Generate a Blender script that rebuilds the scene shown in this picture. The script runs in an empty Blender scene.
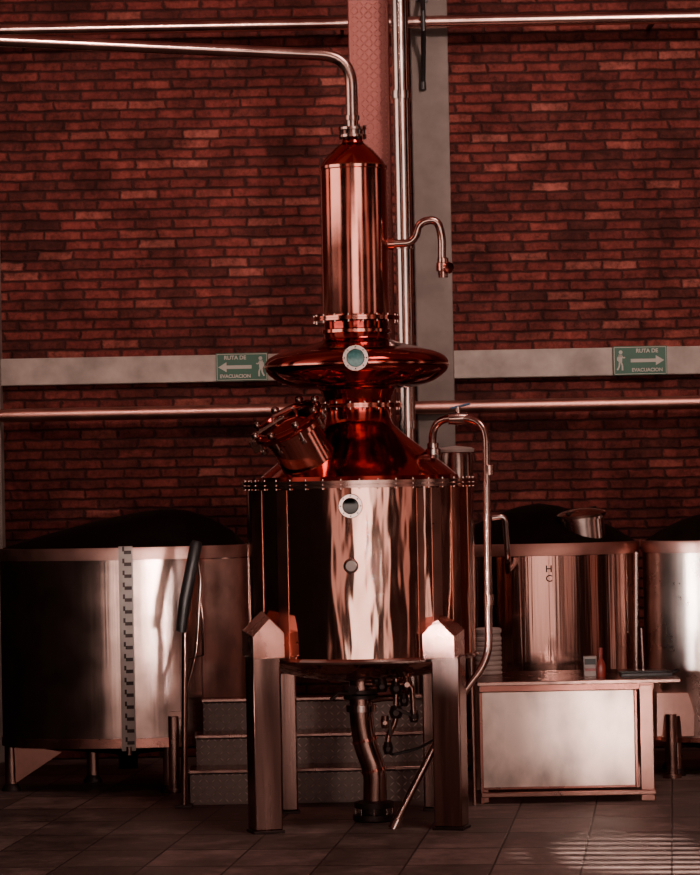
import bpy, bmesh, math, random
from mathutils import Vector, Matrix
random.seed(4)
PI=math.pi; R=math.radians
COL=bpy.context.scene.collection
# ---------------------------------------------------------------- camera
F=3068.0; CAM=Vector((0,-13,1.48)); PITCH=math.atan(32.5/F); ROLL=R(1.1)
_r=Vector((1,0,0)); _u=Vector((0,-math.sin(PITCH),math.cos(PITCH))); FW=Vector((0,math.cos(PITCH),math.sin(PITCH)))
RT=_r*math.cos(ROLL)-_u*math.sin(ROLL); UP=_r*math.sin(ROLL)+_u*math.cos(ROLL)
cd=bpy.data.cameras.new('camera'); cam=bpy.data.objects.new('camera',cd); COL.objects.link(cam)
cd.sensor_fit='HORIZONTAL'; cd.sensor_width=36; cd.lens=F/700*36; cd.clip_end=200
M=Matrix((RT,UP,-FW)).transposed().to_4x4(); M.translation=CAM; cam.matrix_world=M
bpy.context.scene.camera=cam
def W(px,py,Y):
    d=RT*((px-350)/F)+UP*((437.5-py)/F)+FW
    return CAM+d*((Y-CAM.y)/d.y)
# ---------------------------------------------------------------- materials
def newmat(name):
    m=bpy.data.materials.new(name); m.use_nodes=True; nt=m.node_tree
    return m,nt,nt.nodes['Principled BSDF']
def nd(nt,t,**k):
    n=nt.nodes.new(t)
    for a,b in k.items(): setattr(n,a,b)
    return n
def mth(nt,op,a,b=None,c=None,clamp=False):
    n=nt.nodes.new('ShaderNodeMath'); n.operation=op; n.use_clamp=clamp
    for i,v in enumerate((a,b,c)):
        if v is None: continue
        if isinstance(v,(int,float)): n.inputs[i].default_value=v
        else: nt.links.new(v,n.inputs[i])
    return n.outputs[0]
def ramp(nt,fac,stops,interp='LINEAR'):
    n=nt.nodes.new('ShaderNodeValToRGB'); n.color_ramp.interpolation=interp
    e=n.color_ramp.elements
    while len(e)<len(stops): e.new(0.5)
    for i,(p,c) in enumerate(stops):
        e[i].position=p; e[i].color=(*c,1) if len(c)==3 else c
    nt.links.new(fac,n.inputs[0]); return n.outputs[0]
def metal(name,col,rough=.2,scale=(6,6,6),bump=.0,dirt=.35,dark=.55,bdist=.01,detail=5,rvar=.25,cscale=(7,7,7)):
    m,nt,b=newmat(name)
    tc=nd(nt,'ShaderNodeTexCoord'); mp=nd(nt,'ShaderNodeMapping'); mp.inputs['Scale'].default_value=scale
    nt.links.new(tc.outputs['Object'],mp.inputs[0])
    nz=nd(nt,'ShaderNodeTexNoise'); nz.inputs['Scale'].default_value=1; nz.inputs['Detail'].default_value=detail
    nt.links.new(mp.outputs[0],nz.inputs['Vector'])
    mp2=nd(nt,'ShaderNodeMapping'); mp2.inputs['Scale'].default_value=cscale; nt.links.new(tc.outputs['Object'],mp2.inputs[0])
    n2=nd(nt,'ShaderNodeTexNoise'); n2.inputs['Scale'].default_value=1; n2.inputs['Detail'].default_value=6
    nt.links.new(mp2.outputs[0],n2.inputs['Vector'])
    dk=tuple(c*dark for c in col)
    c=ramp(nt,n2.outputs[0],[(.5-dirt,dk),(.62,col)])
    nt.links.new(c,b.inputs['Base Color'])
    b.inputs['Metallic'].default_value=1
    rr=mth(nt,'MULTIPLY_ADD',n2.outputs[0],rvar,rough-rvar*.45,clamp=True); rr=mth(nt,'MAXIMUM',rr,.04)
    nt.links.new(rr,b.inputs['Roughness'])
    if bump:
        bp=nd(nt,'ShaderNodeBump'); bp.inputs['Strength'].default_value=bump; bp.inputs['Distance'].default_value=bdist
        nt.links.new(nz.outputs[0],bp.inputs['Height']); nt.links.new(bp.outputs[0],b.inputs['Normal'])
    return m
def plain(name,col,rough=.5,var=.2,sc=15,metallic=0,bump=0):
    m,nt,b=newmat(name)
    tc=nd(nt,'ShaderNodeTexCoord'); nz=nd(nt,'ShaderNodeTexNoise'); nz.inputs['Scale'].default_value=sc; nz.inputs['Detail'].default_value=6
    nt.links.new(tc.outputs['Object'],nz.inputs['Vector'])
    c=ramp(nt,nz.outputs[0],[(.3,tuple(x*(1-var) for x in col)),(.7,tuple(min(1,x*(1+var)) for x in col))])
    nt.links.new(c,b.inputs['Base Color']); b.inputs['Roughness'].default_value=rough; b.inputs['Metallic'].default_value=metallic
    if bump:
        bp=nd(nt,'ShaderNodeBump'); bp.inputs['Strength'].default_value=bump; bp.inputs['Distance'].default_value=.01
        nt.links.new(nz.outputs[0],bp.inputs['Height']); nt.links.new(bp.outputs[0],b.inputs['Normal'])
    return m
def brickmat():
    m,nt,b=newmat('red_brick')
    tc=nd(nt,'ShaderNodeTexCoord'); nz=nd(nt,'ShaderNodeTexNoise'); nz.inputs['Scale'].default_value=9; nz.inputs['Detail'].default_value=6; nz.inputs['Roughness'].default_value=.7
    nt.links.new(tc.outputs['Object'],nz.inputs['Vector'])
    sp=nd(nt,'ShaderNodeSeparateXYZ'); nt.links.new(tc.outputs['Object'],sp.inputs[0])
    n2=nd(nt,'ShaderNodeSeparateColor'); nt.links.new(nz.outputs['Color'],n2.inputs[0])
    x=mth(nt,'ADD',sp.outputs[0],mth(nt,'MULTIPLY_ADD',n2.outputs[0],.06,-.03))
    z=mth(nt,'ADD',sp.outputs[2],mth(nt,'MULTIPLY_ADD',n2.outputs[1],.022,-.011))
    zr=mth(nt,'DIVIDE',z,.052); row=mth(nt,'FLOOR',zr); fz=mth(nt,'FRACT',zr)
    rn=nd(nt,'ShaderNodeTexWhiteNoise',noise_dimensions='1D'); nt.links.new(row,rn.inputs['W'])
    off=mth(nt,'ADD',mth(nt,'MULTIPLY',mth(nt,'MODULO',mth(nt,'ADD',row,100),2),.5),mth(nt,'MULTIPLY',rn.outputs[0],.35))
    xr=mth(nt,'ADD',mth(nt,'DIVIDE',x,.195),off); col=mth(nt,'FLOOR',xr); fx=mth(nt,'FRACT',xr)
    cv=nd(nt,'ShaderNodeCombineXYZ'); nt.links.new(col,cv.inputs[0]); nt.links.new(row,cv.inputs[1])
    wn=nd(nt,'ShaderNodeTexWhiteNoise',noise_dimensions='2D'); nt.links.new(cv.outputs[0],wn.inputs['Vector'])
    ez=mth(nt,'SUBTRACT',.5,mth(nt,'ABSOLUTE',mth(nt,'SUBTRACT',fz,.5)))
    ex=mth(nt,'MULTIPLY',mth(nt,'SUBTRACT',.5,mth(nt,'ABSOLUTE',mth(nt,'SUBTRACT',fx,.5))),3.4)
    e=mth(nt,'MINIMUM',ez,ex)
    th=mth(nt,'MULTIPLY_ADD',n2.outputs[2],.13,-.030)
    mask=mth(nt,'MULTIPLY',mth(nt,'SUBTRACT',e,th),6,clamp=True)
    bc=ramp(nt,wn.outputs['Value'],[(0,(.078,.020,.016)),(.14,(.112,.026,.021)),(.5,(.150,.031,.025)),(.85,(.190,.043,.033)),(1,(.265,.078,.060))])
    ns=nd(nt,'ShaderNodeTexNoise'); ns.inputs['Scale'].default_value=24; ns.inputs['Detail'].default_value=9; ns.inputs['Roughness'].default_value=.8; nt.links.new(tc.outputs['Object'],ns.inputs['Vector'])
    mot=ramp(nt,ns.outputs[0],[(.34,(.36,.34,.34)),(.62,(1.32,1.28,1.28))])
    nb=nd(nt,'ShaderNodeTexNoise'); nb.inputs['Scale'].default_value=4.5; nb.inputs['Detail'].default_value=7; nb.inputs['Roughness'].default_value=.65; nt.links.new(tc.outputs['Object'],nb.inputs['Vector'])
    big=ramp(nt,nb.outputs[0],[(.37,(.55,.51,.51)),(.60,(1.14,1.12,1.12))])
    def mul(a,bb):
        n=nd(nt,'ShaderNodeMix',data_type='RGBA',blend_type='MULTIPLY'); n.inputs[0].default_value=1
        nt.links.new(a,n.inputs[6]); nt.links.new(bb,n.inputs[7]); return n.outputs[2]
    mx=nd(nt,'ShaderNodeMix',data_type='RGBA'); nt.links.new(mask,mx.inputs[0]); mx.inputs[6].default_value=(.044,.015,.013,1); nt.links.new(mul(bc,mot),mx.inputs[7])
    nt.links.new(mul(mx.outputs[2],big),b.inputs['Base Color']); b.inputs['Roughness'].default_value=.8
    b.inputs['Specular IOR Level'].default_value=.2
    bp=nd(nt,'ShaderNodeBump'); bp.inputs['Strength'].default_value=.85; bp.inputs['Distance'].default_value=.010
    h=mth(nt,'ADD',mask,mth(nt,'MULTIPLY',ns.outputs[0],1.0)); h=mth(nt,'ADD',h,mth(nt,'MULTIPLY',wn.outputs['Value'],.5))
    nt.links.new(h,bp.inputs['Height']); nt.links.new(bp.outputs[0],b.inputs['Normal'])
    return m
def checkermat(name,c0,c1,n=22,metallic=.8):
    m,nt,b=newmat(name)
    tc=nd(nt,'ShaderNodeTexCoord'); sp=nd(nt,'ShaderNodeSeparateXYZ'); nt.links.new(tc.outputs['Object'],sp.inputs[0])
    x=mth(nt,'MULTIPLY',sp.outputs[0],n); z=mth(nt,'MULTIPLY',mth(nt,'ADD',sp.outputs[2],sp.outputs[1]),n)
    par=mth(nt,'MODULO',mth(nt,'ADD',mth(nt,'ADD',mth(nt,'FLOOR',x),mth(nt,'FLOOR',z)),400),2)
    s=mth(nt,'MULTIPLY_ADD',par,2,-1)
    u=mth(nt,'SUBTRACT',mth(nt,'FRACT',x),.5); v=mth(nt,'MULTIPLY',mth(nt,'SUBTRACT',mth(nt,'FRACT',z),.5),s)
    a=mth(nt,'ABSOLUTE',mth(nt,'ADD',u,v)); c=mth(nt,'ABSOLUTE',mth(nt,'SUBTRACT',u,v))
    h=mth(nt,'SUBTRACT',1,mth(nt,'ADD',mth(nt,'MULTIPLY',a,1.2),mth(nt,'MULTIPLY',c,5)))
    h=mth(nt,'MULTIPLY',h,2,clamp=True)
    mx=nd(nt,'ShaderNodeMix',data_type='RGBA'); nt.links.new(h,mx.inputs[0]); mx.inputs[6].default_value=(*c0,1); mx.inputs[7].default_value=(*c1,1)
    nt.links.new(mx.outputs[2],b.inputs['Base Color']); b.inputs['Metallic'].default_value=metallic; b.inputs['Roughness'].default_value=.42
    bp=nd(nt,'ShaderNodeBump'); bp.inputs['Strength'].default_value=.7; bp.inputs['Distance'].default_value=.004
    nt.links.new(h,bp.inputs['Height']); nt.links.new(bp.outputs[0],b.inputs['Normal'])
    return m
def floormat():
    m,nt,b=newmat('floor_tile')
    tc=nd(nt,'ShaderNodeTexCoord'); mp=nd(nt,'ShaderNodeMapping'); mp.inputs['Rotation'].default_value=(0,0,R(6)); nt.links.new(tc.outputs['Object'],mp.inputs[0])
    sp=nd(nt,'ShaderNodeSeparateXYZ'); nt.links.new(mp.outputs[0],sp.inputs[0])
    x=mth(nt,'DIVIDE',mth(nt,'ADD',sp.outputs[0],10),.33); y=mth(nt,'DIVIDE',mth(nt,'ADD',sp.outputs[1],20),.50)
    cv=nd(nt,'ShaderNodeCombineXYZ'); nt.links.new(mth(nt,'FLOOR',x),cv.inputs[0]); nt.links.new(mth(nt,'FLOOR',y),cv.inputs[1])
    wn=nd(nt,'ShaderNodeTexWhiteNoise',noise_dimensions='2D'); nt.links.new(cv.outputs[0],wn.inputs['Vector'])
    ex=mth(nt,'MULTIPLY',mth(nt,'SUBTRACT',.5,mth(nt,'ABSOLUTE',mth(nt,'SUBTRACT',mth(nt,'FRACT',x),.5))),.33)
    ey=mth(nt,'MULTIPLY',mth(nt,'SUBTRACT',.5,mth(nt,'ABSOLUTE',mth(nt,'SUBTRACT',mth(nt,'FRACT',y),.5))),.50)
    ey=mth(nt,'MULTIPLY',ey,.45)
    mask=mth(nt,'MULTIPLY',mth(nt,'SUBTRACT',mth(nt,'MINIMUM',ex,ey),.001),200,clamp=True)
    nz=nd(nt,'ShaderNodeTexNoise'); nz.inputs['Scale'].default_value=5; nz.inputs['Detail'].default_value=10; nz.inputs['Roughness'].default_value=.75; nt.links.new(tc.outputs['Object'],nz.inputs['Vector'])
    f=mth(nt,'ADD',mth(nt,'MULTIPLY',wn.outputs['Value'],.18),mth(nt,'MULTIPLY',nz.outputs[0],.95))
    c=ramp(nt,f,[(.38,(.045,.033,.030)),(.56,(.125,.090,.080)),(.76,(.32,.23,.205))])
    mx=nd(nt,'ShaderNodeMix',data_type='RGBA'); nt.links.new(mask,mx.inputs[0]); mx.inputs[6].default_value=(.018,.012,.011,1); nt.links.new(c,mx.inputs[7])
    nt.links.new(mx.outputs[2],b.inputs['Base Color'])
    nt.links.new(mth(nt,'MULTIPLY_ADD',nz.outputs[0],.5,.28),b.inputs['Roughness'])
    b.inputs['Specular IOR Level'].default_value=.35
    bp=nd(nt,'ShaderNodeBump'); bp.inputs['Strength'].default_value=.35; bp.inputs['Distance'].default_value=.004
    nt.links.new(mth(nt,'ADD',mask,mth(nt,'MULTIPLY',nz.outputs[0],1.0)),bp.inputs['Height']); nt.links.new(bp.outputs[0],b.inputs['Normal'])
    return m
MT=dict(
 brick=brickmat(), floor=floormat(),
 concrete=plain('painted_concrete',(.37,.31,.27),.75,.3,7,bump=.3),
 concrete_d=plain('dark_concrete',(.17,.135,.12),.8,.22,7,bump=.3),
 shade=plain('blocker_black',(.012,.008,.007),.95,.2),  # flat black for the added reflection blocker
 copper=metal('polished_copper',(.88,.33,.26),.13,(9,9,1.2),.10,.3,.6,rvar=.15),
 copper_d=metal('deep_red_copper',(.72,.095,.072),.12,(7,7,5),.12,.3,.55,rvar=.15),
 disc=metal('dark_red_copper',(.52,.075,.060),.10,(7,7,5),.10,.3,.5,rvar=.12),
 pot=metal('rose_copper_jacket',(.90,.52,.42),.10,(9,9,1.8),.75,.3,.75,.015,detail=2.2,rvar=.10),
 copper_p=metal('copper_pipe',(.72,.46,.40),.2,(8,8,8),0,.3,.6),
 steel=metal('polished_steel',(.72,.55,.50),.15,(5,5,5),.05,.3,.6),
 tank=metal('brushed_tank_steel',(.70,.48,.42),.19,(16,16,.5),.25,.3,.5,.006,detail=3,rvar=.12),
 tank_b=metal('shaded_tank_steel',(.38,.20,.165),.13,(20,20,.5),.45,.3,.35,.006,detail=3,rvar=.12,cscale=(16,16,.8)),  # darker copy of the tank steel, shade put into its colour
 tank_r=metal('bright_tank_steel',(.86,.70,.64),.28,(16,16,.5),.25,.3,.6,.006,detail=3,rvar=.15),
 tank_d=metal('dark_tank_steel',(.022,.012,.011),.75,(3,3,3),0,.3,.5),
 band=metal('tank_rim_band',(.56,.27,.22),.38,(3,3,3),0,.3,.6),
 bandl=metal('pale_pink_rim_band',(.74,.42,.36),.40,(3,3,3),0,.3,.6),
 leg=metal('leg_dark_steel',(.42,.25,.215),.22,(14,14,.8),.2,.3,.35,cscale=(14,14,1)),
 legm=metal('leg_steel',(.46,.27,.225),.22,(4,4,4),.10,.3,.4),
 brk=metal('bracket_copper_steel',(.72,.34,.28),.26,(9,9,9),.1,.3,.5),
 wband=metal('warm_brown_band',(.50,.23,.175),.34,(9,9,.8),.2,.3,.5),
 table=metal('table_steel',(.92,.70,.62),.34,(5,5,5),.15,.18,.30,cscale=(5,5,3)),
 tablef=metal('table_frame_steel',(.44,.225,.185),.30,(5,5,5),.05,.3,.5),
 tabler=metal('reddish_frame_steel',(.38,.155,.125),.28,(5,5,5),.05,.3,.5),
 sidep=metal('warm_side_plate',(.85,.52,.44),.36,(14,14,.5),.3,.3,.5,.008,detail=3),
 checker=checkermat('diamond_plate',(.20,.13,.115),(.72,.54,.48),34,.2),
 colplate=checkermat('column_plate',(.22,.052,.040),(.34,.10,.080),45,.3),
 black=plain('black_rubber',(.012,.010,.010),.45,.3),
 dark=plain('dark_iron',(.05,.032,.03),.45,.3,metallic=.7),
 white=plain('white_plastic',(.34,.28,.26),.5,.1),
 pale=plain('pale_strip',(.52,.43,.39),.4,.15),
 faint=plain('worn_marking',(.06,.034,.028),.5,.4,60),
 green=plain('sign_green',(.006,.085,.045),.45,.12),
 signw=plain('sign_white',(.40,.38,.32),.5,.05),
 red=plain('red_plastic',(.25,.018,.014),.4,.1),
 orange=plain('dark_red_glass',(.20,.022,.014),.3,.1),
 blue=plain('blue_grip',(.06,.16,.32),.4,.1),
 glass=plain('teal_sight_glass',(.16,.50,.50),.12,.25,60),
 hole=plain('dark_glass',(.006,.005,.005),.06,.2),
)
# ---------------------------------------------------------------- mesh helpers
class MB:
    def __init__(s): s.bm=bmesh.new()
    def box(s,c,size,rot=None):
        m=Matrix.Translation(Vector(c))@(rot.to_4x4() if rot else Matrix())@Matrix.Diagonal((*size,1))
        bmesh.ops.create_cube(s.bm,size=1,matrix=m); return s
    def lathe(s,prof,loc=(0,0,0),axis=(0,0,1),seg=64):
        q=Vector((0,0,1)).rotation_difference(Vector(axis).normalized()).to_matrix().to_4x4()
        m=Matrix.Translation(Vector(loc))@q; rings=[]
        for r,z in prof:
            if abs(r)<1e-6: rings.append([s.bm.verts.new(m@Vector((0,0,z)))])
            else: rings.append([s.bm.verts.new(m@Vector((r*math.cos(2*PI*i/seg),r*math.sin(2*PI*i/seg),z))) for i in range(seg)])
        for a,b in zip(rings,rings[1:]):
            for i in range(seg):
                j=(i+1)%seg
                if len(a)==1 and len(b)==1: continue
                if len(a)==1: s.bm.faces.new((a[0],b[j],b[i]))
                elif len(b)==1: s.bm.faces.new((a[i],a[j],b[0]))
                else: s.bm.faces.new((a[i],a[j],b[j],b[i]))
        return s
    def arcband(s,c,r,a0,a1,z0,z1,th=.006,n=24):   # upright curved plate, angles from the viewer side (-Y)
        ring=[]
        for i in range(n+1):
            a=R(a0+(a1-a0)*i/n); ring.append([s.bm.verts.new((c[0]+q*math.sin(a),c[1]-q*math.cos(a),zz)) for q,zz in ((r,z0),(r+th,z0),(r+th,z1),(r,z1))])
        for A,B in zip(ring,ring[1:]):
            for k in range(4): s.bm.faces.new((A[k],A[(k+1)%4],B[(k+1)%4],B[k]))
        s.bm.faces.new(ring[0]); s.bm.faces.new(ring[-1][::-1]); return s
    def cyl(s,a,b,r,r2=None,seg=32):
        a=Vector(a); b=Vector(b); L=(b-a).length; r2=r if r2 is None else r2
        return s.lathe([(0,0),(r,0),(r2,L),(0,L)],a,b-a,seg)
    def tube(s,pts,r,seg=16):
        pts=[Vector(p) for p in pts]; n=len(pts); rings=[]
        t=[(pts[min(i+1,n-1)]-pts[max(i-1,0)]).normalized() for i in range(n)]
        nrm=t[0].orthogonal().normalized()
        for i,p in enumerate(pts):
            if i: nrm=(t[i-1].rotation_difference(t[i]).to_matrix()@nrm).normalized()
            bn=t[i].cross(nrm).normalized(); rr=r[i] if isinstance(r,(list,tuple)) else r
            rings.append([s.bm.verts.new(p+(nrm*math.cos(2*PI*k/seg)+bn*math.sin(2*PI*k/seg))*rr) for k in range(seg)])
        for a,b in zip(rings,rings[1:]):
            for i in range(seg):
                j=(i+1)%seg; s.bm.faces.new((a[i],a[j],b[j],b[i]))
        s.bm.faces.new(rings[0][::-1]); s.bm.faces.new(rings[-1]); return s
    def hull(s,pts):
        vs=[s.bm.verts.new(Vector(p)) for p in pts]
        r=bmesh.ops.convex_hull(s.bm,input=vs)
        dead=[v for v in s.bm.verts if not v.link_faces]
        bmesh.ops.delete(s.bm,geom=dead,context='VERTS'); return s
    def poly(s,pts,d):
        d=Vector(d); a=[s.bm.verts.new(Vector(p)) for p in pts]; b=[s.bm.verts.new(Vector(p)+d) for p in pts]; n=len(a)
        s.bm.faces.new(a); s.bm.faces.new(b[::-1])
        for i in range(n): s.bm.faces.new((a[i],b[i],b[(i+1)%n],a[(i+1)%n]))
        return s
def fillet(pts,rad,n=8):
    pts=[Vector(p) for p in pts]; out=[pts[0]]
    for i in range(1,len(pts)-1):
        a,b,c=pts[i-1],pts[i],pts[i+1]; r=min(rad,(a-b).length*.49,(c-b).length*.49)
        p=b+(a-b).normalized()*r; q=b+(c-b).normalized()*r
        for k in range(n+1):
            t=k/n; out.append(p*(1-t)**2+b*2*t*(1-t)+q*t*t)
    out.append(pts[-1]); return out
def obj(name,mb,mat,parent=None,bevel=0,label=None,kind=None):
    me=bpy.data.meshes.new(name); L=Vector(parent['_o']) if parent else None
    bmesh.ops.remove_doubles(mb.bm,verts=mb.bm.verts,dist=1e-6)
    bmesh.ops.recalc_face_normals(mb.bm,faces=mb.bm.faces)
    if L is None:
        xs=[v.co for v in mb.bm.verts]
        L=Vector(((min(v.x for v in xs)+max(v.x for v in xs))/2,(min(v.y for v in xs)+max(v.y for v in xs))/2,min(v.z for v in xs)))
        loc=L
    else: loc=Vector((0,0,0))
    for v in mb.bm.verts: v.co-=L
    for f in mb.bm.faces: f.smooth=True
    mb.bm.to_mesh(me); mb.bm.free(); me.set_sharp_from_angle(angle=R(12 if name=='mounting_bracket' else 35))
    o=bpy.data.objects.new(name,me); COL.objects.link(o); me.materials.append(MT[mat])
    o.location=loc; o['_o']=tuple(L)
    if parent: o.parent=parent
    if bevel:
        b=o.modifiers.new('bevel','BEVEL'); b.width=bevel; b.segments=2; b.limit_method='ANGLE'; b.angle_limit=R(40)
    if label: o['label']=label
    if kind: o['kind']=kind
    return o
def thing(name,label,cat,loc,group=None):
    o=bpy.data.objects.new(name,None); COL.objects.link(o); o.location=loc; o['_o']=tuple(loc); o.empty_display_size=.1
    o['label']=label; o['category']=cat
    if group: o['group']=group
    return o
def structure(name,mb,mat,label=None,bevel=0):
    return obj(name,mb,mat,kind='structure',label=label,bevel=bevel)
def ringbolts(parent,c,r,n,br=.008,h=.03,mat='steel',seg=10,phase=0):
    first=None; L=Vector(parent['_o'])
    for i in range(n):
        a=2*PI*i/n+phase
        if first is None:
            hd=min(.008,h*.16)
            m=MB().lathe([(0,-h/2),(br,-h/2),(br,-h/2+hd),(br*.6,-h/2+hd),(br*.6,h/2-hd),(br,h/2-hd),(br,h/2),(0,h/2)],(0,0,0),(0,0,1),seg)
            bm=m.bm; me=bpy.data.meshes.new('bolt')
            bmesh.ops.recalc_face_normals(bm,faces=bm.faces); bm.to_mesh(me); bm.free(); me.materials.append(MT[mat]); first=me
        o=bpy.data.objects.new('bolt',first); COL.objects.link(o); o.parent=parent
        o.location=Vector((c[0]+r*math.cos(a),c[1]+r*math.sin(a),c[2]))-L
# ---------------------------------------------------------------- setting
WY=3.0
structure('floor',MB().box((0,-1,-.05),(16,8.1+6,.1)),'floor')
structure('wall_back',MB().box((0,WY+.15,2.6),(16,.3,5.2)),'brick')
structure('blocker_left',MB().box((-2.05,-.3,.95),(.12,6.6,1.9)),'shade')  # unseen partition added to keep bright reflections off the left tank
bz0=W(230,382,WY).z; bz1=W(230,355,WY).z
cxl=W(414,250,WY).x; cxr=W(451,250,WY).x
structure('trim_1',MB().box(((cxl-8)/2,WY-.03,(bz0+bz1)/2),(cxl+8,.08,bz1-bz0)),'concrete',bevel=.006)
bz0=W(560,377,WY).z; bz1=W(560,349,WY).z
structure('trim_2',MB().box(((cxr+8)/2,WY-.03,(bz0+bz1)/2),(8-cxr,.08,bz1-bz0)),'concrete',bevel=.006)
structure('trim_3',MB().box(((cxl+cxr)/2,WY-.06,2.6),(cxr-cxl,.14,5.2)),'concrete_d',bevel=.008)
lx=W(3,400,WY).x
structure('trim_4',MB().box((lx-.12,WY-.06,2.6),(.24,.14,5.2)),'concrete',bevel=.008)
sh=MB(); LP=Vector((3.9,-2.9,4.6)); LT=Vector((1.36,-1.40,0)); LD=(LT-LP).normalized(); LC=LP+LD*1.7
sideY=Vector((0,1,0)); sideY=(sideY-LD*sideY.dot(LD)).normalized(); sideX=LD.cross(sideY).normalized()
rotm=Matrix((sideX,sideY,LD)).transposed()
for i in range(-9,10): sh.box(LC+sideY*i*.042+sideX*(.02*math.sin(i*2.3)),(.9,.029,.006),rotm)
for i in range(-2,3): sh.box(LC+sideX*(i*.17+.01*math.sin(i*3.1)),(.034,.85,.012),rotm)
structure('slat_gobo_1',sh,'dark')  # unseen slats added in front of the spot to stripe the floor light
# ---------------------------------------------------------------- wall services
def wallpipe(name,a,b,r,mat,label):
    t=thing(name,label,'pipe',((a[0]+b[0])/2,a[1],a[2]))
    obj('tube',MB().cyl(a,b,r),mat,t)
    n=5
    for i in range(n):
        x=a[0]+(b[0]-a[0])*(i+.5)/n
        obj('wall_clip',MB().box((x,(a[1]+WY)/2,a[2]-r*.6),(.018,WY-a[1],.018)),'dark',t)
    return t
p=W(350,23.5,2.75); wallpipe('wall_pipe',(-4,2.75,p.z),(4,2.75,p.z),.033,'copper_p','thin metal pipe running along the top of the brick wall above the signs')
p=W(350,409,2.8); wallpipe('wall_pipe',(-4,2.8,p.z),(4,2.8,p.z),.034,'band','reddish pipe running along the brick wall just below the concrete beam')
a=W(349,80,1.6); b=W(390,80,1.6)
sc=thing('steel_column','square reddish diamond plate column rising directly behind the still','column',((a.x+b.x)/2,1.6,0))
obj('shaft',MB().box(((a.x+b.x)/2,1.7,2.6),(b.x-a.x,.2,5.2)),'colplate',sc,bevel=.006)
obj('base_plate',MB().box(((a.x+b.x)/2,1.7,.008),(.26,.26,.016)),'dark',sc,bevel=.002)
PY=1.42
c=W(403,200,PY)
vp=thing('vertical_pipe','tall polished steel pipe standing upright beside the diamond plate column','pipe',(c.x,PY,0))
obj('tube',MB().cyl((c.x,PY,.02),(c.x,PY,5.0),.040,seg=48),'steel',vp)
obj('floor_flange',MB().cyl((c.x,PY,0),(c.x,PY,.02),.07),'dark',vp)
for py in (95,245,425):
    z=W(403,py,PY).z
    obj('collar',MB().lathe([(.040,-.02),(.047,-.018),(.047,.018),(.040,.02)],(c.x,PY,z)),'steel',vp)
a=W(422,-12,2.85); b=W(423,84,2.85)
hg=thing('hanging_hose','short black hose hanging on the concrete pillar across the top pipe','hose',tuple(b))
obj('tube',MB().tube([a,W(423,12,2.68),W(423.5,30,2.68),W(423.5,55,2.80),b],.013),'black',hg); obj('end_cap',MB().cyl(b-Vector((0,0,.03)),b+Vector((0,0,.01)),.017),'black',hg)
obj('fixing_plate',MB().box((a.x,2.862,a.z-.02),(.06,.02,.10)),'black',hg)
# signs
def textmesh(parent,s,size,center,mat,name='lettering'):
    cu=bpy.data.curves.new('t','FONT'); cu.body=s; cu.size=size; cu.align_x='CENTER'; cu.align_y='CENTER'; cu.extrude=.0008; cu.offset=.0008
    t=bpy.data.objects.new('t',cu); COL.objects.link(t)
    bpy.context.view_layer.update()
    me=bpy.data.meshes.new_from_object(t.evaluated_get(bpy.context.evaluated_depsgraph_get())); bpy.data.objects.remove(t)
    me.transform(Matrix.Rotation(PI/2,4,'X')); me.transform(Matrix.Translation(Vector(center)-Vector(parent['_o'])))
    me.materials.clear(); me.materials.append(MT[mat])
    o=bpy.data.objects.new(name,me); COL.objects.link(o); o.parent=parent; o['_o']=parent['_o']
def sign(px0,px1,py0,py1,dirn,label):
    Y=WY-.085; a=W(px0,(py0+py1)/2,Y); b=W(px1,(py0+py1)/2,Y); cx=(a.x+b.x)/2
    z1=W((px0+px1)/2,py0,Y).z; z0=W((px0+px1)/2,py1,Y).z; cz=(z0+z1)/2; w=b.x-a.x; h=z1-z0
    t=thing('exit_sign',label,'sign',(cx,Y,cz),'evacuation route signs on the concrete beam')
    obj('plate',MB().box((cx,Y,cz),(w,.012,h)),'green',t,bevel=.001)
    yy=Y-.0075; s=dirn
    bd=MB()
    for (x,z,ww,hh) in ((0,h/2-.006,w-.01,.003),(0,-h/2+.006,w-.01,.003),(w/2-.006,0,.003,h-.01),(-w/2+.006,0,.003,h-.01)):
        bd.box((cx+x,yy,cz+z),(ww,.002,hh))
    obj('border',bd,'signw',t)
    ax=cx+s*w*.13
    P=[(-.085,-.009),(.045,-.009),(.045,-.026),(.088,0),(.045,.026),(.045,.009),(-.085,.009)]
    obj('arrow',MB().poly([(ax+s*x,yy,cz+z) for x,z in P],(0,.002,0)),'signw',t)
    textmesh(t,'RUTA DE',.028,(ax,yy,cz+h*.33),'signw'); textmesh(t,'EVACUACION',.025,(ax,yy,cz-h*.33),'signw')
    mx=cx-s*w*.365; m=MB()
    def limb(pts,wd):
        for (x0,z0_),(x1,z1_) in zip(pts,pts[1:]):
            d=Vector((x1-x0,0,z1_-z0_)); n=Vector((-d.z,0,d.x)).normalized()*wd/2
            A=Vector((mx+s*x0,yy,cz+z0_)); B=Vector((mx+s*x1,yy,cz+z1_)); n=Vector((s*n.x,0,n.z))
            m.poly([A-n,B-n,B+n,A+n],(0,.002,0))
    m.poly([(mx+s*.002+.010*math.cos(q*PI/6),yy,cz+.044+.010*math.sin(q*PI/6)) for q in range(12)],(0,.002,0))
    limb([(.000,.032),(-.001,-.006)],.020); limb([(.004,.029),(.016,.014),(.024,.018)],.006); limb([(-.004,.029),(-.014,.016),(-.014,.000)],.006)
    limb([(.002,-.005),(.010,-.024),(.010,-.050)],.008); limb([(-.004,-.005),(-.006,-.028),(-.016,-.048)],.008)
    obj('walking_figure',m,'signw',t)
sign(216,268,353,381,-1,'green evacuation sign with white arrow pointing left, on the beam left of the still')
sign(613,667,346,375,1,'green evacuation sign with white arrow pointing right, on the beam right of the still')
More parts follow.
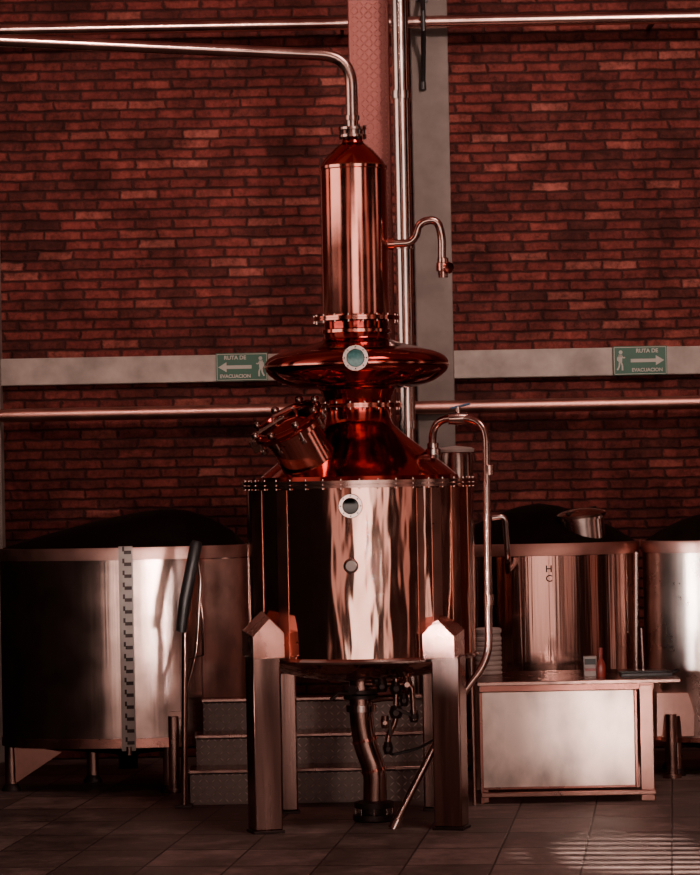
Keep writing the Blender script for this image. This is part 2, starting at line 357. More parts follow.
# ---------------------------------------------------------------- the still
X0=W(359,480,0).x; S=236.0
def z(py): return W(359,py,0).z
st=thing('pot_still','tall copper pot still on four square legs with a bulging disc and slim column','still',(X0,0,0))
O=(X0,0,0)
zr0,zr1=z(487),z(479)
rp=113/S; zb=z(657)
DD=.10
obj('boiler',MB().lathe([(0,zb-DD),(.12,zb-DD+.003),(.30,zb-.07),(rp-.04,zb-.015),(rp,zb+.012),(rp,zr0),(rp-.02,zr0),(0,zr0)],O,seg=128),'pot',st)
obj('lower_hoop',MB().lathe([(rp,zb-.002),(rp+.012,zb+.0),(rp+.014,zb+.008),(rp+.010,zb+.016),(rp,zb+.020)],O,seg=128),'steel',st)
for a,wd,mt in ((-64,.10,'wband'),(-42,.055,'wband'),(31,.03,'wband'),(41,.05,'tablef'),(56,.06,'wband'),(74,.06,'wband')):  # toned bands imitate the streaked reflections on the boiler sides
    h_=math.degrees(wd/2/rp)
    obj('reflection_band',MB().arcband(O,rp-.001,a-h_,a+h_,zb+.02,zr0-.006,.003,12),mt,st)
fl=obj('rim_flange',MB().lathe([(rp-.03,zr0+.000),(118.5/S,zr0+.000),(118.5/S,zr0+.011),(rp+.004,zr0+.012),(rp+.004,zr0+.016),(118.5/S,zr0+.017),(118.5/S,zr1-.004),(rp-.03,zr1-.004)],O,seg=128),'copper_p',st)
ringbolts(fl,(X0,0,(zr0+zr1)/2-.001),114.5/S,40,.0040,.042,'copper_p')
prof=[(100/S,z(481)),(99/S,z(476)),(92/S,z(470)),(82/S,z(462)),(71/S,z(454)),(60/S,z(445.5)),(49/S,z(437)),(41/S,z(430)),(35/S,z(424)),(33/S,z(418)),(33/S,z(408))]
obj('dome',MB().lathe(prof,O,seg=96),'copper_d',st)
def flange(py,r,n,rr,mat='copper'):
    zc=z(py); f=obj('neck_flange',MB().lathe([(rr,zc-.010),(r,zc-.009),(r,zc-.002),(r-.004,zc-.001),(r-.004,zc+.001),(r,zc+.002),(r,zc+.009),(rr,zc+.010)],O,seg=72),mat,st)
    ringbolts(f,(X0,0,zc),r-.010,n,.0042,.034,'copper_p')
flange(406,44/S,18,.12)
obj('neck',MB().lathe([(33/S,z(406)),(34/S,z(398)),(37/S,z(390)),(46/S,z(385))],O,seg=72),'copper_d',st)
bp_=[(40/S,z(388.5)),(60/S,z(387)),(76/S,z(382)),(86/S,z(375.5)),(91/S,z(370)),(92/S,z(365.5)),(91/S,z(361)),(86/S,z(356)),(74/S,z(351)),(54/S,z(346)),(38/S,z(341.5)),(33/S,z(337)),(32.5/S,z(322))]
dn=[]
for i in range(len(bp_)-1):
    p0=bp_[max(i-1,0)];p1=bp_[i];p2=bp_[i+1];p3=bp_[min(i+2,len(bp_)-1)]
    for k in range(4):
        t=k/4
        dn.append(tuple(.5*((2*p1[j])+(-p0[j]+p2[j])*t+(2*p0[j]-5*p1[j]+4*p2[j]-p3[j])*t*t+(-p0[j]+3*p1[j]-3*p2[j]+p3[j])*t**3) for j in (0,1)))
dn.append(bp_[-1])
obj('bulge_chamber',MB().lathe(dn,O,seg=128),'disc',st)
obj('chamber_seam',MB().lathe([(91/S,z(367.5)),(92.8/S,z(366.5)),(92.8/S,z(365)),(91/S,z(364))],O,seg=128),'copper',st)
flange(319,44/S,18,.12)
obj('collar',MB().lathe([(32.5/S,z(334)),(35/S,z(333)),(35/S,z(330)),(32.5/S,z(329))],O,seg=72),'copper',st)
zc0,zc1=z(316),z(168)
obj('column',MB().lathe([(32.5/S,zc0-.01),(33.3/S,zc0+.01),(33.3/S,zc1-.01),(34.3/S,zc1-.006),(34.3/S,zc1+.006),(32.5/S,zc1+.012)],O,seg=96),'copper',st)
obj('column_cap',MB().lathe([(33/S,zc1+.008),(30/S,z(161)),(20/S,z(150)),(11/S,z(143)),(9.5/S,z(138))],O,seg=72),'copper_d',st)
f=obj('top_clamp',MB().lathe([(.03,z(138)),(14/S,z(137.5)),(14/S,z(135)),(.045,z(134.5)),(.045,z(130.5)),(14/S,z(130)),(14/S,z(127.5)),(.03,z(127))],O,seg=40),'copper_p',st)
ringbolts(f,(X0,0,z(132.5)),12/S,6,.007,.06,'dark')
pe=W(-60,38,0); pz=W(354,56,0).z
vpth=fillet([(X0,0,z(128)),(X0,0,pz),(pe.x,0,pe.z)],.13,14)
v=obj('vapour_pipe',MB().tube(vpth,.026,20),'copper_p',st)
obj('pipe_ferrule',MB().lathe([(.0255,-.012),(.032,-.01),(.032,.01),(.0255,.012)],(X0,0,z(118)),seg=24),'copper_p',v)
def sight(px,py,r,mat,Yf,deep=.05,nb=8):
    c=W(px,py,Yf)
    g=obj('sight_glass',MB().lathe([(r*.62,-deep),(r*.85,-deep),(r*.85,0),(r,0),(r,.016),(r*.95,.022),(r*.68,.022),(r*.62,.014),(r*.62,-deep)],c,(0,-1,0),40),'steel',st)
    obj('glass',MB().lathe([(0,.008),(r*.64,.008),(r*.64,.012),(0,.014)],c,(0,-1,0),32),mat,g)
    for i in range(nb):
        q=2*PI*i/nb; p=c+Vector((math.cos(q)*r*.82,-.022,math.sin(q)*r*.82))
        obj('bolt',MB().cyl(p,p+Vector((0,-.006,0)),.003,seg=8),'dark',g)
sight(355.5,358,.055,'glass',-.385,.08)
sight(350.5,506,.050,'hole',-rp-.008,.03)
c=W(351,566,-rp-.006)
g=obj('gauge',MB().lathe([(0,-.02),(.026,-.02),(.031,.0),(.031,.014),(.022,.018),(0,.018)],c,(0,-1,0),32),'steel',st)
obj('gauge_face',MB().lathe([(0,.018),(.021,.018),(.021,.021),(0,.021)],c,(0,-1,0),24),'pale',g)
# manway
base=W(316,474,-.20); top=W(288,423,-.29); ax=(top-base).normalized(); L=(top-base).length
mw=obj('manway',MB().lathe([(.116,-.08),(.116,L-.040),(.132,L-.039),(.132,L-.016),(.116,L-.014),(0,L-.014)],base,ax,64),'copper',st)
obj('lid',MB().lathe([(.0,L-.013),(.150,L-.013),(.156,L-.004),(.156,L+.010),(.144,L+.018),(.12,L+.018),(.115,L+.010),(.08,L+.020),(.03,L+.030),(0,L+.031)],base,ax,64),'disc',mw)
q=Vector((0,0,1)).rotation_difference(ax).to_matrix()
for i in range(8):
    an=2*PI*i/8+.25; d=q@Vector((math.cos(an),math.sin(an),0)); rr=base+ax*(L-.060)+d*.146
    cm=MB().cyl(rr,rr+ax*.095,.007,seg=10).lathe([(0,0),(.013,0),(.018,.006),(.018,.014),(.012,.024),(0,.026)],rr+ax*.076,ax,12).lathe([(0,0),(.013,0),(.013,.014),(0,.014)],rr,ax,12)
    obj('clamp_bolt',cm,'legm' if i%2 else 'steel',mw)
# hinge block and strap on the far side of the lid
hd=(q@Vector((1,0,0))); hd=hd if hd.x<0 else -hd
hg_=base+ax*(L-.02)+hd*.155
obj('hinge',MB().box(hg_,(.05,.05,.06),q).cyl(hg_-ax.cross(hd)*.045+ax*.02,hg_+ax.cross(hd)*.045+ax*.02,.014,seg=14).cyl(hg_+ax*.035,base+ax*(L+.032),.009,seg=10),'legm',mw,bevel=.003)
hb=base+ax*(L+.014); t1=q@Vector((1,0,0))
obj('lid_handle',MB().tube(fillet([hb-t1*.05,hb-t1*.05+ax*.04,hb+t1*.05+ax*.04,hb+t1*.05],.018),.007,10),'copper_p',mw)
# side overflow pipe on the column
pts=[W(386,244,-.0),W(414,243,0),W(419,222,0),W(437,219,0),W(442,236,0),W(442,262,0)]
sa=obj('side_pipe',MB().tube(fillet(pts,.06),.0175,18),'copper_p',st)
c=W(391,244,0); obj('pipe_collar',MB().lathe([(.0,-.014),(.026,-.012),(.026,.012),(0,.014)],c,(1,0,0),24),'copper',sa)
c=W(443,267,0)
obj('valve',MB().lathe([(0,-.045),(.02,-.045),(.022,-.02),(.029,-.016),(.029,.016),(.024,.02),(.024,.036),(.018,.04),(0,.04)],c,(0,0,1),20),'copper_p',sa)
obj('valve_knob',MB().lathe([(0,0),(.022,0),(.026,.006),(.022,.014),(.0,.016)],c+Vector((.02,-.02,-.005)),(.5,-1,0),14),'copper',sa)
# long drain line
pts=[W(433,464,-.08),W(432,418,-.1),W(486,419,-.2),W(489,660,-.3),W(462,693,-.32),W(395,824,-.34)]
dl=obj('drain_line',MB().tube(fillet(pts,.10,12),.0165,18),'copper_p',st)
obj('pipe_collar',MB().lathe([(.016,-.03),(.032,-.028),(.032,-.005),(.024,0),(.024,.02),(.016,.022)],W(433,448,-.085),(0,0,1),20),'steel',dl)
c=W(458,418.5,-.15)
vv=obj('valve',MB().lathe([(0,-.04),(.024,-.04),(.028,0),(.024,.04),(0,.04)],c,(1,0,-.0),20).cyl(c,c+Vector((0,0,.05)),.012,seg=12),'copper_p',dl)
obj('lever',MB().box(c+Vector((.01,-.0,.052)),(.085,.022,.010),Matrix.Rotation(R(-12),3,'Y')),'blue',vv,bevel=.003,label='blue valve lever')
for py in (470,600):
    c=W(489,py,-.22 if py<500 else -.275)
    obj('pipe_union',MB().lathe([(.016,-.022),(.021,-.02),(.021,.02),(.016,.022)],c,(0,0,1),18),'copper_p',dl)
obj('outlet_nozzle',MB().cyl(W(395,824,-.34)+Vector((0.012,0,.02)),W(393,829,-.345),.021,.023,20),'steel',dl)
# legs with hooded brackets
def leg(px,Y,w,pyt,ang,brk,side,sh_=.010):
    c=W(px,740,Y); zt=W(px,pyt,Y).z; rot=Matrix.Rotation(R(ang),3,'Z')
    g=obj('leg',MB().box((c.x,Y,(zt+.012)/2),(w,w,zt-.012),rot),'leg',st,bevel=.006)
    obj('foot_plate',MB().box((c.x,Y,.006),(w+.012,w+.012,.012),rot),'dark',g,bevel=.002)
    if brk:
        w2=w/2+.007; s=side; pts=[]; bc=Vector((c.x+s*sh_,Y,zt))
        for sx in(-1,1):
            for sy in(-1,1.7): pts.append(Vector((sx*w2,sy*w2,-.008)))
        pts+=[Vector((-s*w2,-w2,.078)),Vector((-s*w2,w2*1.7,.10)),
              Vector((s*w2*.10,-w2*.85,.150)),Vector((s*w2*.30,w2*1.7,.178)),
              Vector((s*w2,-w2,.090)),Vector((s*w2*1.25,w2*.6,.085)),Vector((s*w2*1.25,w2*.6,-.008)),Vector((s*w2*1.1,w2*1.7,.13))]
        obj('mounting_bracket',MB().hull([bc+rot@p for p in pts]),'brk',g)
        obj('bracket_lip',MB().box(bc-Vector((0,0,.010)),(w2*2+.004,w2*2+.004,.006),rot),'copper_p',g,bevel=.002)
leg(264,-.39,.118,655,16.5,True,1); leg(450,-.39,.118,655,-16,True,-1,.024)
leg(289,.31,.07,672,0,False,1); leg(431,.31,.07,672,0,False,-1)
# bottom outlet
def v3(px,py,Y=-.05): return W(px,py,Y)
ot=obj('outlet_pipe',MB().tube(fillet([v3(361,672),v3(361,720),v3(366,748),v3(375,770),v3(375,800)],.16,12),.050,28),'legm',st)
obj('outlet_clamp',MB().lathe([(.04,-.02),(.074,-.018),(.074,-.004),(.064,0),(.074,.004),(.074,.018),(.04,.02)],v3(361,694),(0,0,1),32),'dark',ot)
obj('outlet_clamp',MB().lathe([(.04,-.016),(.064,-.014),(.064,.014),(.04,.016)],v3(361,708),(0,0,1),32),'steel',ot)
for px,py in ((365,740),(374,770)):
    obj('weld_ring',MB().lathe([(.045,-.007),(.055,-.006),(.055,.006),(.045,.007)],v3(px,py),(v3(px-2,py-8)-v3(px,py)),28),'copper',ot)
b=v3(374,808)
bf=obj('floor_flange',MB().lathe([(.0,0),(.082,0),(.090,.006),(.090,.028),(.060,.032),(.060,.052),(.082,.056),(.084,.080),(.045,.088)],(b.x,-.05,0),(0,0,1),40),'dark',ot)
ringbolts(bf,(b.x,-.05,.046),.076,8,.006,.06,'steel')
obj('butterfly_handle',MB().tube([v3(352,694,-.1),v3(338,693,-.13),v3(331,700,-.14)],.009,12).cyl(v3(361,690,-.02),v3(352,690,-.12),.02,seg=16),'dark',ot)
vc=obj('valve_cluster',MB().tube(fillet([v3(396,672,-.12),v3(396,722,-.12),v3(388,735,-.12),v3(388,752,-.12)],.04),.013,14).tube(fillet([v3(366,684,-.1),v3(412,684,-.14),v3(414,720,-.14)],.03),.012,14).tube(fillet([v3(372,700,-.08),v3(384,698,-.10),v3(404,698,-.12)],.02),.014,14),'legm',st)
for (px,py,r) in ((396,688,.024),(396,712,.026),(404,700,.018),(388,748,.020),(414,716,.02),(382,686,.022),(376,678,.020),(385,722,.018),(407,684,.022)):
    c=v3(px,py,-.125); k=obj('valve_body',MB().lathe([(0,-.026),(r*.8,-.026),(r,-.012),(r*1.15,0),(r,.012),(r*.8,.026),(0,.026)],c,(0,0,1),14).cyl(c,c+Vector((0,-.05,0)),r*.5,seg=10),'legm' if px%2 else 'dark',vc)
obj('valve_handle',MB().box(v3(404,712,-.18),(.07,.01,.014),Matrix.Rotation(R(25),3,'Y')).box(v3(390,728,-.18),(.012,.01,.07)),'dark',vc,bevel=.002)
obj('cable',MB().tube(fillet([v3(388,752,-.13),v3(392,755,-.1),v3(420,748,-.1),v3(436,738,-.1)],.03),.006,10),'black',vc)
# ---------------------------------------------------------------- fermentation tanks (oval in plan: root scale squeezes the depth)
def tank(cpx,Y,r,pyt,pyb,label,mwpx=None,strip=0,legang=(-78,22,100,200),mat='tank',bandm='band',ch=1.0,bb=.022,ys=1.0,lean=0):
    c=W(cpx,640,Y); zt=W(cpx,pyt,Y).z; zb=W(cpx,pyb,Y).z; o=(c.x,Y,0)
    t=thing('fermentation_tank',label,'tank',o,'steel fermentation tanks along the brick wall')
    t.scale=(1,ys,1)
    obj('body',MB().lathe([(r-.01,zb),(r,zb+.01),(r,zt-.01),(r-.01,zt)],o,seg=112),mat,t)
    obj('rim_band',MB().lathe([(r-.005,zt-.055),(r+.006,zt-.052),(r+.008,zt-.004),(r+.004,zt+.004),(r-.02,zt+.004)],o,seg=112),bandm,t)
    obj('base_band',MB().lathe([(r-.005,zb),(r+.004,zb+.003),(r+.004,zb+bb),(r-.005,zb+bb+.003)],o,seg=112),'brk',t)
    k=r/.594*ch; cm=MB().lathe([(r-.005,zt),(r-.02,zt+.008),(r*.75,zt+.075*k),(r*.45,zt+.145*k),(r*.2,zt+.185*k),(0,zt+.20*k)],o,seg=80)
    for v_ in cm.bm.verts: v_.co.x+=lean*max(0,(v_.co.z-zt-.008))/(.2*k)
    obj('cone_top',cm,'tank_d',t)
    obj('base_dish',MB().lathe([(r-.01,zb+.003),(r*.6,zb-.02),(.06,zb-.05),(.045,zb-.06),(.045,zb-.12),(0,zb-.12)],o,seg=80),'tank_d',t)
    for a in legang:
        x=c.x+(r-.03)*math.sin(R(a)); y=Y-(r-.03)*math.cos(R(a))
        l=obj('leg',MB().cyl((x,y,.03),(x,y,zb+.10),.029,seg=24),'legm',t)
        obj('foot',MB().lathe([(0,0),(.045,0),(.045,.012),(.03,.035),(0,.035)],(x,y,0),(0,0,1),20),'dark',l)
    if strip:
        g=MB(); n=17; hh=(zt-zb+.01)/n; sx=strip; ang=math.asin((sx-c.x)/r); yf=Y-r*math.cos(ang)-.008
        rot=Matrix.Rotation(ang,3,'Z')
        g.box((sx,yf,(zt+zb)/2),(.066,.010,zt-zb+.02),rot)
        gg=obj('level_strip',g,'pale',t,bevel=.001,label='pale notched vertical strip')
        for i in range(n):
            zc=zb+(i+.5)*hh; cc_=Vector((sx,yf-.005,zc))
            k_=MB().box(cc_+rot@Vector((.010,0,0)),(.034,.006,hh*.30),rot).box(cc_+rot@Vector((-.010,0,hh*.28)),(.010,.006,hh*.40),rot)
            obj('notch',k_,'dark',gg)
        obj('strip_tail',MB().cyl((sx,yf,zb+.01),(sx,yf,zb-.03),.014,seg=12),'legm',t)
    if mwpx:
        mh=W(mwpx,531,Y-r*.55*ys); m=Vector((mh.x,Y-r*.55,mh.z))
        a=Vector((-.08,-.10,1)).normalized()
        q=obj('manway',MB().lathe([(.104,-.14),(.104,.060),(.114,.061),(.114,.073),(0,.075)],m,a,48),'steel',t)
        obj('lid',MB().lathe([(0,.073),(.118,.073),(.120,.086),(.10,.096),(.04,.108),(0,.11)],m,a,48),'legm',q)
        obj('lid_clamp',MB().box(m+a*.098,(.23,.022,.012),a.to_track_quat('Z','X').to_matrix()),'dark',q,bevel=.003)
    def U(px,py,y):   # a point seen at that spot, expressed before the root's depth squeeze
        p=W(px,py,y); return Vector((p.x,Y+(y-Y)/ys,p.z))
    return t,c,zt,zb,U
YA=1.52
tA,cA,ztA,zbA,UA=tank(126,YA,.590,547,743,'wide steel tank at the far left with a pale notched strip down its front',strip=W(127,640,1.21).x,ch=.9,bb=.045,ys=.52,bandm='bandl',lean=.22)
YB=1.79
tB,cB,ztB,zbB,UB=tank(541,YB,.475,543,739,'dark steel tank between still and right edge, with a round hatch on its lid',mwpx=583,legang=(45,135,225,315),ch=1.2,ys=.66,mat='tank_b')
tC,cC,ztC,zbC,UC=tank(712,1.75,.325,540,738,'bright steel tank cut off by the right edge, beyond the steel table',legang=(-43,40,130,220),mat='tank_r',ch=1.2,ys=.8,bandm='bandl')
obj('side_plate',MB().arcband((cA.x,YA,0),.591,40,86,zbA+.05,ztA-.06,.004,20),'sidep',tA,label='reddish curved side plate')
obj('panel_edge',MB().arcband((cA.x,YA,0),.592,38.5,40.5,zbA+.05,ztA-.06,.008,3),'bandl',tA)
a=UA(173,716,1.24); b=UA(173,716,1.24); b.z=.0
obj('support_post',MB().cyl(a,b,.027,seg=20).box(a+Vector((.005,.06,.005)),(.10,.14,.035)).cyl(b,b+Vector((0,0,.02)),.045,seg=20),'legm',tA,bevel=.002)
obj('gusset_plate',MB().poly([UA(14,744,1.40),UA(62,752,1.40),UA(16,783,1.40)],(0,.012,0)),'band',tA)
# broad bracket over the far-right tank's front leg
obj('leg_bracket',MB().poly([UC(657,693,1.50),UC(688,693,1.50),UC(694,712,1.50),UC(694,736,1.50),UC(682,736,1.50),UC(680,716,1.50),UC(664,716,1.50),UC(662,736,1.50),UC(657,736,1.50)],(0,.10,0)),'bandl',tC)
a=UC(671,714,1.48); b=a.copy(); b.z=0
obj('support_post',MB().cyl(b,a,.027,seg=20).cyl(b,b+Vector((0,0,.02)),.045,seg=20),'legm',tC)
obj('hook_pipe',MB().tube(fillet([UB(492,518,1.3),UB(505,516,1.3),UB(508,560,1.32),UB(508,575,1.56)],.08),.014,14),'steel',tB)
obj('door_edge',MB().cyl(UB(636,552,1.62),UB(636,668,1.62),.010,seg=16),'steel',tB)
c=UB(549,574,1.473); textmesh(tB,'H\nC',.045,(c.x,c.y,c.z),'faint')
# ---------------------------------------------------------------- diamond plate steps
sx1=W(437,800,.68).x
ms=thing('metal_steps','three diamond plate steps behind the still legs','steps',(W(310,800,.8).x,.95,0))
hs=[0,W(250,769,.68).z,W(250,734,.90).z,W(250,698,1.10).z]
ys=[.68,.90,1.10,1.20]; xl=[W(190,790,.68).x,W(196,750,.90).x,W(203,715,1.10).x]
for i in range(3):
    obj('step',MB().box(((xl[i]+sx1)/2,(ys[i]+ys[i+1])/2,(hs[i+1])/2-.01),(sx1-xl[i],ys[i+1]-ys[i]-.002,hs[i+1]-.02)),'checker',ms,bevel=.002)
    obj('tread',MB().box(((xl[i]+sx1)/2,(ys[i]+ys[i+1])/2-.006,hs[i+1]-.008),(sx1-xl[i]+.012,ys[i+1]-ys[i]+.008,.016)),'leg',ms,bevel=.003)
# handrail
p0=W(184,800,.62)
hr=thing('handrail','slim metal handrail with a black padded grip leaning beside the far left tank','handrail',(p0.x,.62,0))
obj('post',MB().tube([(p0.x,.62,.0),W(185,632,.62)],.015,14),'legm',hr)
obj('foot_plate',MB().box((p0.x,.62,.006),(.08,.08,.012)),'dark',hr,bevel=.002)
obj('grip',MB().tube([W(181,632,.61),W(185,600,.61),W(196,545,.63),W(197,541,.63)],[.024,.027,.027,.020],18),'black',hr,label='black padded grip')
obj('brace',MB().tube(fillet([W(195,548,.64),W(201,575,.66),W(197,650,.66),W(187,690,.62)],.08),.008,12),'legm',hr)
obj('cross_bar',MB().tube([W(185,660,.62),W(203,655,.66),W(203,618,.66),W(200,600,.66)],.006,10),'legm',hr)
# ---------------------------------------------------------------- steel table
ty0=.47; ty1=1.15
tz=W(478,682,ty0).z; xL=W(478,684,ty0).x; xR=W(679,676,ty0).x
bl=W(480,740,ty0+.03).x; br=W(655,740,ty0+.03).x
tb=thing('steel_table','low stainless steel work table with a closed front panel right of the still','table',((xL+xR)/2,(ty0+ty1)/2,0))
obj('tabletop',MB().box(((xL+xR)/2,(ty0+ty1)/2-.01,tz-.009),(xR-xL+.01,ty1-ty0+.02,.018)),'leg',tb,bevel=.003)
obj('apron',MB().box(((bl+br)/2,ty0+.045,tz-.033),(br-bl,.02,.030)),'tabler',tb,bevel=.002)
zp0=.060; pr=W(637,740,ty0+.05).x
obj('front_panel',MB().box(((bl+pr)/2+.004,ty0+.060,(tz-.050+zp0)/2),(pr-bl-.008,.012,tz-.050-zp0)),'table',tb,bevel=.002)
obj('panel_edge',MB().box((bl+.006,ty0+.046,(tz-.05)/2),(.014,.028,tz-.05)).box((pr-.004,ty0+.044,(tz-.05+zp0)/2),(.012,.024,tz-.05-zp0)).box(((bl+pr)/2,ty0+.048,zp0+.006),(pr-bl,.016,.010)),'tabler',tb,bevel=.002)
obj('bottom_rail',MB().box(((bl+br)/2,ty0+.045,.040),(br-bl,.05,.022)),'tablef',tb,bevel=.004)
for (x,y) in ((bl+.02,ty0+.085),(br-.035,ty0+.05),(bl+.02,ty1-.05),(br-.035,ty1-.05)):
    w=.06 if x>bl+.1 else .036
    obj('leg',MB().box((x,y,(tz-.028)/2),(w,.036,tz-.03)),'tablef',tb,bevel=.003)
obj('side_panel',MB().box((br-.012,(ty0+ty1)/2,(tz+zp0)/2),(.008,ty1-ty0-.16,tz-.1-zp0)),'legm',tb)
obj('back_rail',MB().box(((bl+br)/2,ty1-.05,.055),(br-bl-.08,.03,.035)),'legm',tb,bevel=.004)
c=W(590,668,.70); x,y=c.x,.70
bt=thing('small_carton','small white carton with a red and black print on the steel table','carton',(x,y,tz))
obj('body',MB().box((x,y,tz+.045),(.058,.036,.09)),'white',bt,bevel=.002)
obj('printed_panel',MB().box((x,y-.0185,tz+.066),(.050,.002,.026)),'black',bt)
obj('printed_band',MB().box((x,y-.0185,tz+.030),(.050,.002,.012)),'red',bt)
c=W(601,668,.66); x,y=c.x,.66
hy=thing('small_bottle','slim dark red bottle standing right beside the small white carton','bottle',(x,y,tz))
obj('body',MB().lathe([(0,0),(.019,0),(.020,.004),(.020,.050),(.015,.066),(.007,.080),(.007,.100),(0,.100)],(x,y,tz),seg=24),'orange',hy)
obj('cap',MB().cyl((x,y,tz+.098),(x,y,tz+.128),.0085,seg=16),'red',hy)
c=W(645,668,.72); x,y=c.x,.72
tr=thing('shallow_tray','shallow black tray near the right end of the steel table','tray',(x,y,tz))
obj('pan',MB().box((x,y,tz+.003),(.22,.16,.006)).box((x,y-.08,tz+.007),(.22,.006,.012)).box((x,y+.08,tz+.007),(.22,.006,.012)).box((x-.11,y,tz+.007),(.006,.16,.012)).box((x+.11,y,tz+.007),(.006,.16,.012)),'black',tr,bevel=.001)
obj('handle',MB().tube(fillet([(x+.11,y-.04,tz+.008),(x+.15,y-.04,tz+.02),(x+.15,y+.04,tz+.02),(x+.11,y+.04,tz+.008)],.02),.004,10),'black',tr)
rx=W(641,600,.95).x
rd=thing('steel_rod','thin upright steel rod on a round base at the back of the table','rod',(rx,.92,tz))
obj('shaft',MB().tube([(rx,.92,tz+.005),W(641,628,.92)],.007,10),'steel',rd)
obj('base',MB().cyl((rx,.92,tz),(rx,.92,tz+.01),.03,seg=20),'steel',rd)
c=W(489,668,.95); x,y=c.x,.95
prof=[(0,0),(.055,0)]
for i in range(8): prof+=[(.060,.004+i*.022),(.060,.014+i*.022),(.054,.018+i*.022)]
prof+=[(.056,.182),(.050,.188),(0,.188)]
wc=thing('ribbed_canister','white ribbed canister on the table behind the long drain pipe','canister',(x,y,tz))
obj('body',MB().lathe(prof,(x,y,tz),seg=40),'pale',wc)
obj('lid',MB().lathe([(0,.188),(.058,.188),(.060,.192),(.060,.206),(.05,.212),(0,.212)],(x,y,tz),seg=40),'pale',wc)
vx,vy=W(456,470,.50).x,.50
hv=thing('narrow_vessel','narrow pale steel vessel standing behind the right side of the boiler','vessel',(vx,vy,0))
zt=W(458,452,vy).z
obj('body',MB().lathe([(0,.75),(.06,.76),(.075,.80),(.075,zt-.02),(.07,zt)],(vx,vy,0),seg=48),'tank',hv)
obj('lid',MB().lathe([(.0,zt),(.08,zt),(.082,zt+.012),(.07,zt+.02),(0,zt+.028)],(vx,vy,0),seg=48),'pale',hv)
for a in (90,210,330):
    obj('leg',MB().tube([(vx+.055*math.cos(R(a)),vy+.055*math.sin(R(a)),.78),(vx+.06*math.cos(R(a)),vy+.05*math.sin(R(a)),0)],.010,10),'legm',hv)
# ---------------------------------------------------------------- light
def area(name,loc,target,size,power,col,sy=None):
    l=bpy.data.lights.new(name,'AREA'); l.energy=power; l.color=col; l.size=size
    if sy: l.shape='RECTANGLE'; l.size_y=sy
    o=bpy.data.objects.new(name,l); COL.objects.link(o); o.location=loc
    o.rotation_euler=(Vector(target)-Vector(loc)).to_track_quat('-Z','Y').to_euler(); return o
def spot(name,loc,target,ang,blend,power,col,rad):
    l=bpy.data.lights.new(name,'SPOT'); l.energy=power; l.color=col; l.spot_size=R(ang); l.spot_blend=blend; l.shadow_soft_size=rad
    o=bpy.data.objects.new(name,l); COL.objects.link(o); o.location=loc
    o.rotation_euler=(Vector(target)-Vector(loc)).to_track_quat('-Z','Y').to_euler(); return o
spot('wall_key',(-1.6,-6,5.6),(-1.0,3,3.05),23,1.0,2100,(1,.68,.60),.35)  # added key spots for the upper wall, soft edge leaves its base dim
spot('wall_key',(2.6,-6,5.6),(1.0,3,3.05),25,1.0,2300,(1,.72,.64),.35)
spot('floor_sun',LP,LT,14,.5,7500,(1,.78,.70),.016)
spot('table_fill',(1.7,-6,.9),(1.15,.5,.36),4.6,1,1700,(1,.78,.70),.25)  # added narrow spot, brightens the table's front panel
spot('tank_highlight',(2.0,-10.4,1.3),(-.82,1.3,.95),2.4,.6,7000,(1,.81,.74),.35)  # added spot, puts the bright band on the left tank
spot('tank_highlight',(-2.7,-6.5,1.5),(1.60,1.5,.85),4,.8,4800,(1,.88,.83),.3)  # added spot from the left, brightens the far-right tank
spot('plate_fill',(-.45,-9,1.6),(-.66,1.3,.95),2.2,.8,4500,(1,.76,.67),.2)  # added spot, lifts the left tank's side plate
spot('steps_fill',(-1.6,-7,1.3),(-.1,.9,.25),8.5,.9,300,(1,.74,.65),.3)  # added low fill on the step risers
area('overhead_fill',(2.0,-3,6.5),(0,-.5,0),2.0,100,(1,.70,.62))  # added overhead area light, lifts the floor from above
w=bpy.data.worlds.new('hall'); bpy.context.scene.world=w; w.use_nodes=True; nt=w.node_tree
bg=nt.nodes['Background']
tc=nd(nt,'ShaderNodeTexCoord'); sp=nd(nt,'ShaderNodeSeparateXYZ'); nt.links.new(tc.outputs['Generated'],sp.inputs[0])
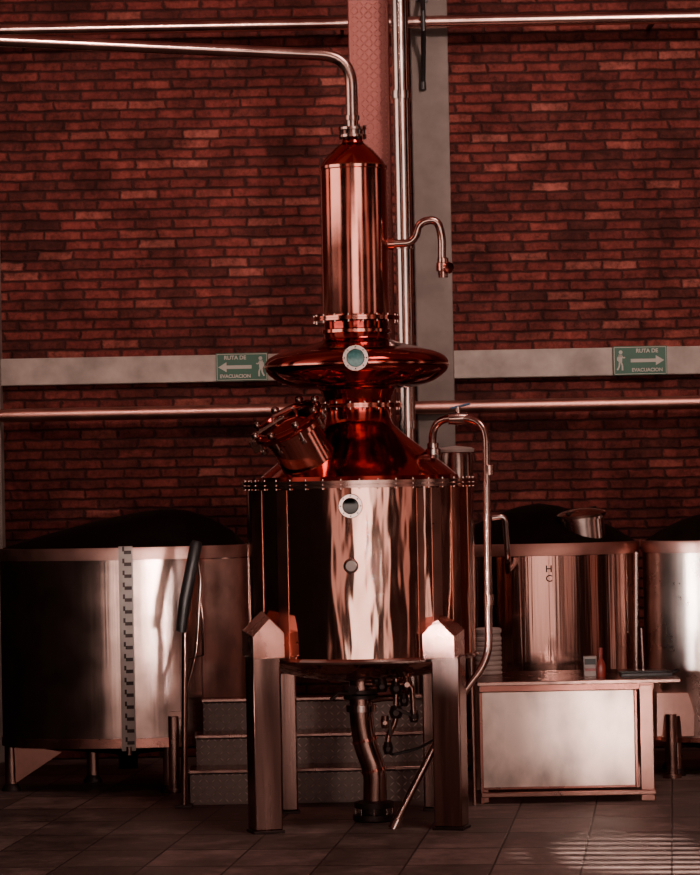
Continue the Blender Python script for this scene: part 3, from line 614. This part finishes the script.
az=mth(nt,'ARCTAN2',sp.outputs[0],mth(nt,'MULTIPLY',sp.outputs[1],-1)); az=mth(nt,'MULTIPLY_ADD',az,1/(2*PI),.5)
def P(d): return d/360+.5
def cc(v,red=0): return (v,v*(.76-.42*red),v*(.67-.43*red))
def strips(L,k):
    s=[(0,k)]
    for a,b,v,*rd in L:
        rd=rd[0] if rd else 0
        s+=[(P(a),k),(P(a+2),cc(v,rd)),(P(b-2),cc(v,rd)),(P(b),k)]
    return s+[(1,k)]
low=ramp(nt,az,strips([(-58,-50,.5,.7),(-27,-18,.8,.5),(-10,12,3.8),(20,27,1.5,.35),(42,52,.6,.7),(66,74,1.4,.3)],(.022,.008,.0065)))  # bright strips added to the surroundings so the metal has streaks to reflect
high=ramp(nt,az,strips([(-108,-94,1.2,.6),(-86,-46,3.0),(-24,-12,.6,.8),(4,28,3.3),(38,46,.9,.7),(84,92,1.0,.6)],(.007,.003,.0026)))
def mixc(a,b,f,bt='MIX'):
    n=nd(nt,'ShaderNodeMix',data_type='RGBA',blend_type=bt)
    if isinstance(f,(int,float)): n.inputs[0].default_value=f
    else: nt.links.new(f,n.inputs[0])
    nt.links.new(a,n.inputs[6]); nt.links.new(b,n.inputs[7]); return n.outputs[2]
mix=mixc(low,high,mth(nt,'MULTIPLY',mth(nt,'SUBTRACT',sp.outputs[2],.015),50,clamp=True))
ez=mth(nt,'MULTIPLY_ADD',sp.outputs[2],.5,.5)
el=ramp(nt,ez,[(.40,(.04,.04,.04)),(.46,(.8,.8,.8)),(.49,(1,1,1)),(.56,(1,1,1)),(.58,(.18,.18,.18)),(.75,(.10,.10,.10)),(.9,(.03,.03,.03))])
upper_glow=ramp(nt,ez,[(.58,(0,0,0)),(.66,(.05,.012,.009)),(.85,(.12,.030,.022)),(1,(.10,.02,.015))])  # reddish glow added overhead for the dome to reflect
nt.links.new(mixc(mixc(mix,el,1.0,'MULTIPLY'),upper_glow,1.0,'ADD'),bg.inputs[0]); bg.inputs[1].default_value=1.0
for o in bpy.data.objects:
    if '_o' in o: del o['_o']
